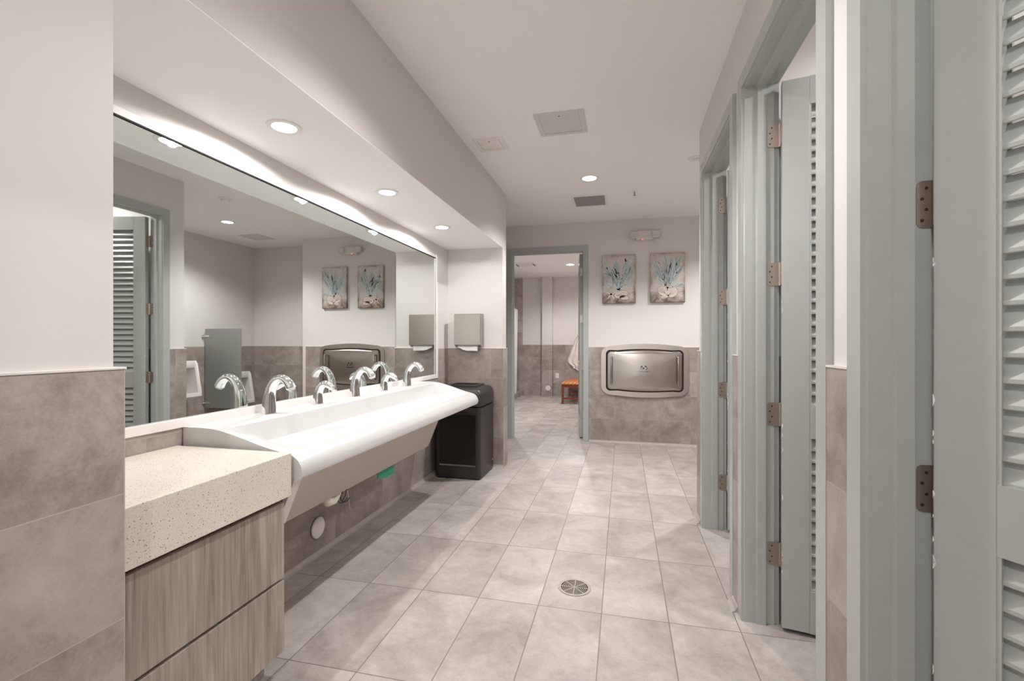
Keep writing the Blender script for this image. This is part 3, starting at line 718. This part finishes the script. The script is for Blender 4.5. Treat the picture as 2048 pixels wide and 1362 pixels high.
# ---------------------------------------------------------------- coral pictures
def art(cx, cz, label, flip, seed):
    r = empty('canvas_picture', (cx, YF, cz), 0, label, 'picture', 'coral pictures on the far wall')
    random.seed(seed)
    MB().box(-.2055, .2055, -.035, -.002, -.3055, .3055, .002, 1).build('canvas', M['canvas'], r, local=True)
    F_ = -.0355
    def strand(mb, x, z, ang, L, wd, depth, th, curl):
        n = 5; pts = [(x, z)]
        for k in range(n):
            ang += curl + random.uniform(-.12, .12); x += math.cos(ang) * L / n; z += math.sin(ang) * L / n
            if abs(x) > .182 or z > .27: break
            pts.append((x, z))

        m = len(pts)
        if m < 2: return
        l, rr2 = [], []
        for k, (px_, pz_) in enumerate(pts):
            q = pts[min(k + 1, m - 1)]; p = pts[max(k - 1, 0)]; dx, dz = q[0] - p[0], q[1] - p[1]; dl = math.hypot(dx, dz) + 1e-6
            ww_ = wd * (1 - .7 * k / m); l.append((px_ - dz / dl * ww_, pz_ + dx / dl * ww_)); rr2.append((px_ + dz / dl * ww_, pz_ - dx / dl * ww_))
        for k in range(m - 1):
            mb.quad([(l[k][0], F_ - th, l[k][1]), (l[k + 1][0], F_ - th, l[k + 1][1]), (rr2[k + 1][0], F_ - th, rr2[k + 1][1]), (rr2[k][0], F_ - th, rr2[k][1])])
        if depth:
            for _ in range(3):
                k = random.randint(1, m - 1); s_ = random.choice((-1, 1))
                strand(mb, pts[k][0], pts[k][1], ang + s_ * random.uniform(.3, .7), L * .55, wd * .7, depth - 1, th + .0001, -s_ * .06)
    te = MB()
    for a, L in ((1.95, .40), (1.80, .42), (1.35, .36), (1.15, .34), (2.15, .30), (1.0, .28)):
        strand(te, .0, -.13, PI - a if flip else a, L, .016, 1, .0002, random.uniform(-.05, .05))
    te.build('teal_kelp', M['c_teal'], r, local=True)
    bl = MB()
    for a in (1.9, 1.7, 1.5, 1.3, 1.1, 2.1): strand(bl, .01, -.14, PI - a if flip else a, .21, .011, 1, .0006, random.uniform(-.06, .06))
    bl.build('blue_kelp', M['c_blue'], r, local=True)
    pa = MB()
    for a in (2.75, 2.5, 2.3, 2.1, 1.85, 1.6, 1.35, 1.1, .85, .6, .4): strand(pa, .0, -.14, a, random.uniform(.19, .28), .0050, 2, .0012, random.uniform(-.05, .05))
    pa.build('pale_coral', M['c_pale'], r, local=True)
    def blob(mb, pts, th): mb.prism(pts, 1, F_ - th, F_ - .0005)
    sh, ol = MB(), MB()
    def shell(x, z, rx, rz, a, ribs):
        def el(s): return [(x + s * (rx * math.cos(t_) * math.cos(a) - rz * math.sin(t_) * math.sin(a)), z + s * (rx * math.cos(t_) * math.sin(a) + rz * math.sin(t_) * math.cos(a))) for t_ in [2 * PI * k / 24 for k in range(24)]]
        blob(ol, el(1.07), .0022); blob(sh, el(1.0), .0028)
        for k in range(ribs):
            t_ = -.9 + 1.8 * k / (ribs - 1); ex, ez = x + rx * .85 * math.cos(a + t_), z + rz * .85 * math.sin(a + t_)
            bx_, bz_ = x - rx * .8 * math.cos(a), z - rx * .8 * math.sin(a)
            dx, dz = ex - bx_, ez - bz_; dl = math.hypot(dx, dz); nx, nz = -dz / dl * .0009, dx / dl * .0009
            blob(ol, [(bx_ + nx, bz_ + nz), (ex + nx, ez + nz), (ex - nx, ez - nz), (bx_ - nx, bz_ - nz)], .0032)
    if not flip:
        shell(.03, -.195, .085, .045, .25, 6); shell(.065, -.235, .055, .026, -.15, 4); sx0, sz0, sr = -.095, -.19, .075
    else:
        shell(-.06, -.165, .062, .052, 2.4, 7); shell(.055, -.185, .068, .055, .6, 7); shell(-.03, -.235, .05, .018, .25, 3); sx0, sz0, sr = .0, -.125, .055
    for k in range(5):
        a = .3 + k * 2 * PI / 5; b_ = a + PI / 2
        ex, ez = sx0 + sr * math.cos(a), sz0 + sr * math.sin(a)
        for s_, mb, th in ((1.25, ol, .0034), (1.0, sh, .0040)):
            wv = .011 * s_
            blob(mb, [(sx0 + wv * math.cos(b_), sz0 + wv * math.sin(b_)), (ex + .004 * s_ * math.cos(b_), ez + .004 * s_ * math.sin(b_)), (ex - .004 * s_ * math.cos(b_), ez - .004 * s_ * math.sin(b_)), (sx0 - wv * math.cos(b_), sz0 - wv * math.sin(b_))], th)
    ol.build('painted_outline', M['c_line'], r, local=True); sh.build('shells_and_starfish', M['c_shell'], r, local=True)
    return r
art(-.053, 2.083, 'left coral picture on the far wall, starfish at its lower left', False, 5)
art(.537, 2.084, 'right coral picture on the far wall, two round shells at its bottom', True, 11)

# ---------------------------------------------------------------- emergency light
em = empty('emergency_light', (.262, YF, 2.62), 0, 'beige twin-head emergency light above the coral pictures', 'emergency light')
MB().box(.155, .37, YF - .055, YF - .001, 2.565, 2.685, .018, 3).build('housing', M['fixture'], em, smooth=40)
for s_, xh in ((-1, .128), (1, .396)):
    MB().box(xh - .048, xh + .048, YF - .085, YF - .02, 2.585, 2.672, .016, 3).build('lamp_head', M['fixture'], em, smooth=40)
    lnz = MB(); lnz.box(xh - .036, xh + .036, YF - .088, YF - .084, 2.595, 2.662, .001, 1)
    for i in range(3):
        for j in range(3): lnz.cyl((xh - .022 + i * .022, 2.608 + j * .021), 1, .007, YF - .091, YF - .087, 10)
    lnz.build('lamp_lens', M['lens'], em)
MB().cyl((.236, 2.566), 1, .005, YF - .058, YF - .052, 12).build('red_indicator', M['led'], em)

# ---------------------------------------------------------------- ceiling items
def hatch(x0, x1, y0, y1, label, mat):
    r = empty('ceiling_hatch', ((x0 + x1) / 2, (y0 + y1) / 2, ZC), 0, label, 'access panel', 'access panels in the corridor ceiling')
    o = [(x0, y0), (x1, y0), (x1, y1), (x0, y1)]; b_ = .035
    i_ = [(x0 + b_, y0 + b_), (x1 - b_, y0 + b_), (x1 - b_, y1 - b_), (x0 + b_, y1 - b_)]
    MB().ring(o, i_, 2, ZC - .006, ZC).build('frame', mat, r)
    MB().box(x0 + b_ + .004, x1 - b_ - .004, y0 + b_ + .004, y1 - b_ - .004, ZC - .004, ZC).build('panel', mat, r)
    MB().cyl(((x0 + x1) / 2, y0 + .06), 2, .006, ZC - .0055, ZC - .004, 12).build('latch', M['hinge_d'], r)
hatch(-.60, -.255, 3.12, 3.47, 'larger square ceiling hatch in the middle of the corridor ceiling', M['acpanel'])
hatch(-1.13, -.89, 3.40, 3.64, 'smaller square ceiling hatch close to the soffit', M['trimw'])
g = empty('air_vent', (-.355, 5.15, ZC), 0, 'dark louvered air vent in the ceiling beyond the downlight', 'vent')
gx0, gx1, gy0, gy1 = -.515, -.19, 4.98, 5.33
MB().ring([(gx0 - .02, gy0 - .02), (gx1 + .02, gy0 - .02), (gx1 + .02, gy1 + .02), (gx0 - .02, gy1 + .02)], [(gx0, gy0), (gx1, gy0), (gx1, gy1), (gx0, gy1)], 2, ZC - .012, ZC).build('frame', M['trimw'], g)
MB().box(gx0, gx1, gy0, gy1, ZC - .003, ZC - .001).build('duct', M['dark'], g)
gs = MB()
for k in range(8):
    y = gy0 + .022 + k * .044; gs.prism([(y + .010, ZC - .014), (y + .012, ZC - .0125), (y - .006, ZC - .0035), (y - .008, ZC - .005)], 0, gx0, gx1)
gs.build('louver', M['ventslat'], g)
sd = empty('smoke_detector', (.60, 4.19, ZC), 0, 'round white smoke detector on the ceiling by the stall wall corner', 'smoke detector')
MB().cyl((.60, 4.19), 2, .065, ZC - .014, ZC, 32, .003).build('base', M['ceil'], sd, smooth=40)
MB().cyl((.60, 4.19), 2, .045, ZC - .036, ZC - .014, 32, .006).build('sensor_head', M['ceil'], sd, smooth=40)
sp_ = empty('fire_sprinkler', (.116, 4.97, ZC), 0, 'tiny brass fire sprinkler head on the white ceiling', 'sprinkler')
MB().cyl((.116, 4.97), 2, .028, ZC - .004, ZC, 24, .001).build('escutcheon', M['trimw'], sp_)
sh_ = MB().cyl((.116, 4.97), 2, .006, ZC - .035, ZC - .004, 12)
sh_.cyl((.116, 4.97), 2, .016, ZC - .040, ZC - .037, 12).build('sprinkler_head', M['nickel'], sp_)
# small hatches seen over the urinals in the mirror
def hatch2(x0, x1, y0, y1, label):
    r = empty('ceiling_hatch', ((x0 + x1) / 2, (y0 + y1) / 2, ZC), 0, label, 'access panel')
    MB().box(x0, x1, y0, y1, ZC - .005, ZC).box(x0 + .03, x1 - .03, y0 + .03, y1 - .03, ZC - .008, ZC - .004).build('panel', M['acpanel'], r)
hatch2(1.50, 1.85, 5.65, 6.0, 'square ceiling hatch above the urinals, seen in the mirror')

def downlight(x, y, z, r, power, label, grp, spread=2.96, blend=.12):
    o = empty('recessed_downlight', (x, y, z), 0, label, 'ceiling light', grp)
    n = 36
    c1 = [(x + (r + .022) * math.cos(2 * PI * k / n), y + (r + .022) * math.sin(2 * PI * k / n)) for k in range(n)]
    c2 = [(x + r * math.cos(2 * PI * k / n), y + r * math.sin(2 * PI * k / n)) for k in range(n)]
    MB().ring(c1, c2, 2, z - .005, z).build('trim_ring', M['trimw'], o, smooth=40)
    MB().cyl((x, y), 2, r, z - .0022, z - .0005, n).build('diffuser', M['lamp'], o)
    ld = bpy.data.lights.new('bulb', 'SPOT'); ld.energy = power; ld.color = LCOL; ld.spot_size = spread; ld.spot_blend = blend; ld.shadow_soft_size = .024
    lo = bpy.data.objects.new('bulb', ld); col.objects.link(lo); lo.parent = o; lo.location = (0, 0, -.006)
    return o
G1 = 'downlights in the soffit over the sink'
downlight(-1.485, 1.80, ZN, .052, P_NICHE, 'nearest downlight in the soffit above the mirror', G1)
downlight(-1.485, 2.74, ZN, .052, P_NICHE, 'middle downlight in the soffit above the mirror', G1)
downlight(-1.485, 3.68, ZN, .052, P_NICHE, 'farthest downlight in the soffit above the mirror', G1)
downlight(-.31, 4.46, ZC, .066, P_CEIL, 'round downlight in the corridor ceiling just before the dark vent', 'corridor downlights', 2.35, .6)
downlight(-.31, 1.75, ZC, .066, P_CEIL * .72, 'corridor downlight overhead, out of the top of the photo', 'corridor downlights', 2.35, .6)
downlight(-.31, -.9, ZC, .066, P_CEIL * .6, 'corridor downlight behind the camera', 'corridor downlights')
downlight(1.38, 5.0, ZC, .066, P_CEIL, 'downlight over the urinals, seen in the mirror', 'corridor downlights', 2.4, .6)
for y, nm in ((3.02, 'far stall'), (1.90, 'middle stall'), (.80, 'near stall')):
    downlight(1.45, y, ZC, .06, P_STALL, 'downlight inside the ' + nm, 'stall downlights', 2.8, .5)
downlight(-1.03, 9.35, ZC, .075, P_FAR, 'round downlight in the shower room ceiling', 'shower room downlights', 2.7, .5)
downlight(-2.0, 7.6, ZC, .075, P_FAR, 'hidden downlight nearer the shower room door', 'shower room downlights', 2.7, .5)

# ---------------------------------------------------------------- floor drain
fd = empty('floor_drain', (-.247, 2.443, 0), 0, 'round metal floor drain in the middle of the tiled floor', 'drain')
MB().cyl((-.247, 2.443), 2, .083, 0, .0016, 48).build('dark_well', M['dark'], fd)
dr = MB(); nd = 48
def circ(r): return [(-.247 + r * math.cos(2 * PI * k / nd), 2.443 + r * math.sin(2 * PI * k / nd)) for k in range(nd)]
dr.ring(circ(.0855), circ(.070), 2, 0.0, .0035)
for r_ in (.0615, .0525, .0435, .0345, .0255, .0165): dr.ring(circ(r_ + .0015), circ(r_ - .0015), 2, .0012, .003)
dr.cyl((-.247, 2.443), 2, .006, .0012, .003, 16)
for k in range(8):
    a = k * PI / 4; c_, s_ = math.cos(a), math.sin(a); w_ = .0022
    dr.prism([(-.247 + .004 * c_ - w_ * s_, 2.443 + .004 * s_ + w_ * c_), (-.247 + .071 * c_ - w_ * s_, 2.443 + .071 * s_ + w_ * c_), (-.247 + .071 * c_ + w_ * s_, 2.443 + .071 * s_ - w_ * c_), (-.247 + .004 * c_ + w_ * s_, 2.443 + .004 * s_ - w_ * c_)], 2, .0013, .0031)
dr.build('grate', M['nickel'], fd)

# ---------------------------------------------------------------- urinals and divider (seen in the mirror)
def urinal(y, z0, label):
    r = empty('urinal', (XU - .012, y, z0), 0, label, 'urinal', 'urinals on the far side wall')
    x1 = XU - .012; m_ = MB(); h = .53
    def sec(z, front, hw, thick, inner):  # U-shaped horizontal section (back, sides, front)
        return [(x1, y - hw, z), (x1 - front * .6, y - hw, z), (x1 - front, y - hw * .82, z), (x1 - front, y + hw * .82, z), (x1 - front * .6, y + hw, z), (x1, y + hw, z)]
    # body shell: sides as slabs with slanted fronts
    for s_ in (-1, 1):
        ya, yb = y + s_ * .185, y + s_ * .135
        m_.prism([(x1, z0), (x1 - .30, z0 + .02), (x1 - .34, z0 + .05), (x1 - .335, z0 + .12), (x1 - .27, z0 + h - .04), (x1 - .24, z0 + h), (x1, z0 + h)], 1, min(ya, yb), max(ya, yb), .008, 2)
    m_.box(x1 - .26, x1, y - .16, y + .16, z0 + h - .10, z0 + h, .012, 2)
    m_.prism([(x1, z0), (x1 - .30, z0 + .02), (x1 - .34, z0 + .05), (x1 - .338, z0 + .09), (x1 - .31, z0 + .095), (x1 - .27, z0 + .05), (x1 - .1, z0 + .06), (x1 - .05, z0 + .12), (x1, z0 + .12)], 1, y - .16, y + .16)
    m_.box(x1 - .05, x1, y - .16, y + .16, z0 + .08, z0 + h - .04)
    m_.build('bowl', M['porc'], r, smooth=35)
    f_ = MB(); f_.cyl((y, z0 + h + .27), 0, .035, XU - .02, XU - .012, 24); f_.tube([(XU - .02, y, z0 + h + .27), (XU - .13, y, z0 + h + .27)], [.022, .030], 16, (0, 0, 1)); f_.tube([(XU - .085, y, z0 + h + .27), (XU - .085, y, z0 + h)], .014, 14)
    f_.build('flush_valve', M['chrome'], r, smooth=40)
urinal(5.03, .50, 'nearer white wall urinal left of the grey divider, seen in the mirror')
urinal(5.97, .30, 'lower white wall urinal beyond the grey divider, seen in the mirror')
ud = empty('urinal_divider', (XU - .012, 5.557, .33), 0, 'grey privacy panel between the two urinals, seen in the mirror', 'divider')
MB().box(1.70, 2.318, 5.547, 5.567, .33, 1.478, .002, 1).build('panel', M['partition'], ud)
for z in (1.37, .40):
    MB().box(2.31, XU - .012, 5.535, 5.547, z - .012, z + .012, .002, 1).box(2.335, XU - .012, 5.52, 5.59, z - .016, z + .016, .002, 1).box(2.24, 2.318, 5.541, 5.547, z - .01, z + .012, .002, 1).build('bracket', M['chrome'], ud)

# ---------------------------------------------------------------- shower room things
bc = empty('teak_bench', (-1.0, 10.3, 0), 0, 'orange-brown wooden shower bench standing in the shower room', 'bench')
bx0, bx1, by0, by1 = -1.25, -.80, 9.6, 11.0
for k in range(6):
    x = bx0 + .002 + k * (bx1 - bx0) / 6; MB().box(x, x + (bx1 - bx0) / 6 - .006, by0, by1, .405, .432, .003, 1).build('seat_slat', M['teak'], bc)
for x in (bx0 + .01, bx1 - .05):
    for y in (by0 + .02, by1 - .06): MB().box(x, x + .042, y, y + .042, 0, .405, .002, 1).build('leg', M['teakd'], bc)
for y in (by0 + .03, by1 - .05):
    MB().box(bx0 + .05, bx1 - .05, y, y + .02, .345, .403, .002, 1).build('apron', M['teakd'], bc)
    MB().box(bx0 + .05, bx1 - .05, y, y + .022, .10, .135, .002, 1).build('stretcher', M['teakd'], bc)
for x in (bx0 + .02, bx1 - .04): MB().box(x, x + .02, by0 + .06, by1 - .06, .345, .403, .002, 1).build('apron', M['teakd'], bc)
MB().box(bx0 + .21, bx0 + .235, by0 + .05, by1 - .05, .12, .15, .002, 1).build('stretcher', M['teakd'], bc)
tag(MB().box(-1.57, -1.49, YB - .02, YB - .012, .42, .54, .002, 1).build('wall_outlet', M['plastic']), 'white outlet plate on the dark tile beside the bench', 'outlet')
tag(MB().cyl((-1.735, .19), 1, .062, YB - .14, YB - .13, 36, .004).build('cleanout_cover', M['plastic'], None, smooth=35), 'round white cover plate on the shower room back wall', 'wall cap')
struct('trim_1', MB().box(-2.46, -2.36, 6.3, YB - .02, 0, .11, .004, 1), M['tile'], 'low tiled shower curb in the shower room', 'curb')
rd = empty('shower_rod', (-2.42, 10, 2.08), 0, 'bronze shower curtain rod in the shower room', 'curtain rod')
MB().tube([(-2.42, 8.0, 2.08), (-2.42, YB - .045, 2.08)], .014, 14, (0, 0, 1)).build('rod', M['hinge'], rd, smooth=50)
MB().tube([(-2.42, YB - .045, 2.08), (-2.42, YB - .021, 2.08)], .035, 20, (0, 0, 1)).build('flange', M['hinge'], rd, smooth=40)
cu = MB(); nn = 90; top, bot = [], []
r0, r1 = [], []
for k in range(nn + 1):
    y = 9.1 + 1.62 * k / nn; a = k * .9
    r0.append((-2.42 + .022 * math.sin(a), y, 2.05)); r1.append((-2.44 + .05 * math.sin(a), 9.1 + 1.46 * k / nn, .10))
back0 = [(x - .003, y, z) for x, y, z in r0]; back1 = [(x - .003, y, z) for x, y, z in r1]
cu.loft([r0 + back0[::-1], r1 + back1[::-1]])
tag(cu.build('shower_curtain', M['curtain'], None, smooth=60), 'white shower curtain hanging from the bronze rod', 'curtain')
# hanging towel on a wall hook
tw = MB()
tp = []
for z, x0_, x1_, d in ((1.46, -1.02, -.98, .03), (1.40, -1.07, -.93, .05), (1.25, -1.13, -.88, .07), (1.0, -1.22, -.82, .08), (.86, -1.27, -.80, .07), (.78, -1.24, -.78, .06), (.66, -1.10, -.80, .05), (.60, -1.02, -.84, .04)):
    n = 12; f_ = [(x0_ + (x1_ - x0_) * k / n, YB - .02 - d * (.6 + .4 * math.cos(k * 2.1)), z) for k in range(n + 1)]; bk = [(x0_ + (x1_ - x0_) * k / n, YB - .013, z) for k in range(n, -1, -1)]
    tp.append(f_ + bk)
tw.loft(tp)
tag(tw.build('hanging_towel', M['towel'], None, smooth=60), 'pale towel hanging on the shower room wall behind the open door', 'towel')
ac = empty('ceiling_cassette', (-1.88, 9.1, ZC), 0, 'square ceiling air unit in the shower room', 'air vent')
MB().box(-2.08, -1.70, 8.95, 9.27, ZC - .02, ZC, .004, 1).build('cover', M['trimw'], ac)
MB().box(-2.07, -2.045, 8.98, 9.24, ZC - .022, ZC - .019).build('air_slot', M['dark'], ac)
MB().box(-1.735, -1.71, 8.98, 9.24, ZC - .022, ZC - .019).build('air_slot', M['dark'], ac)
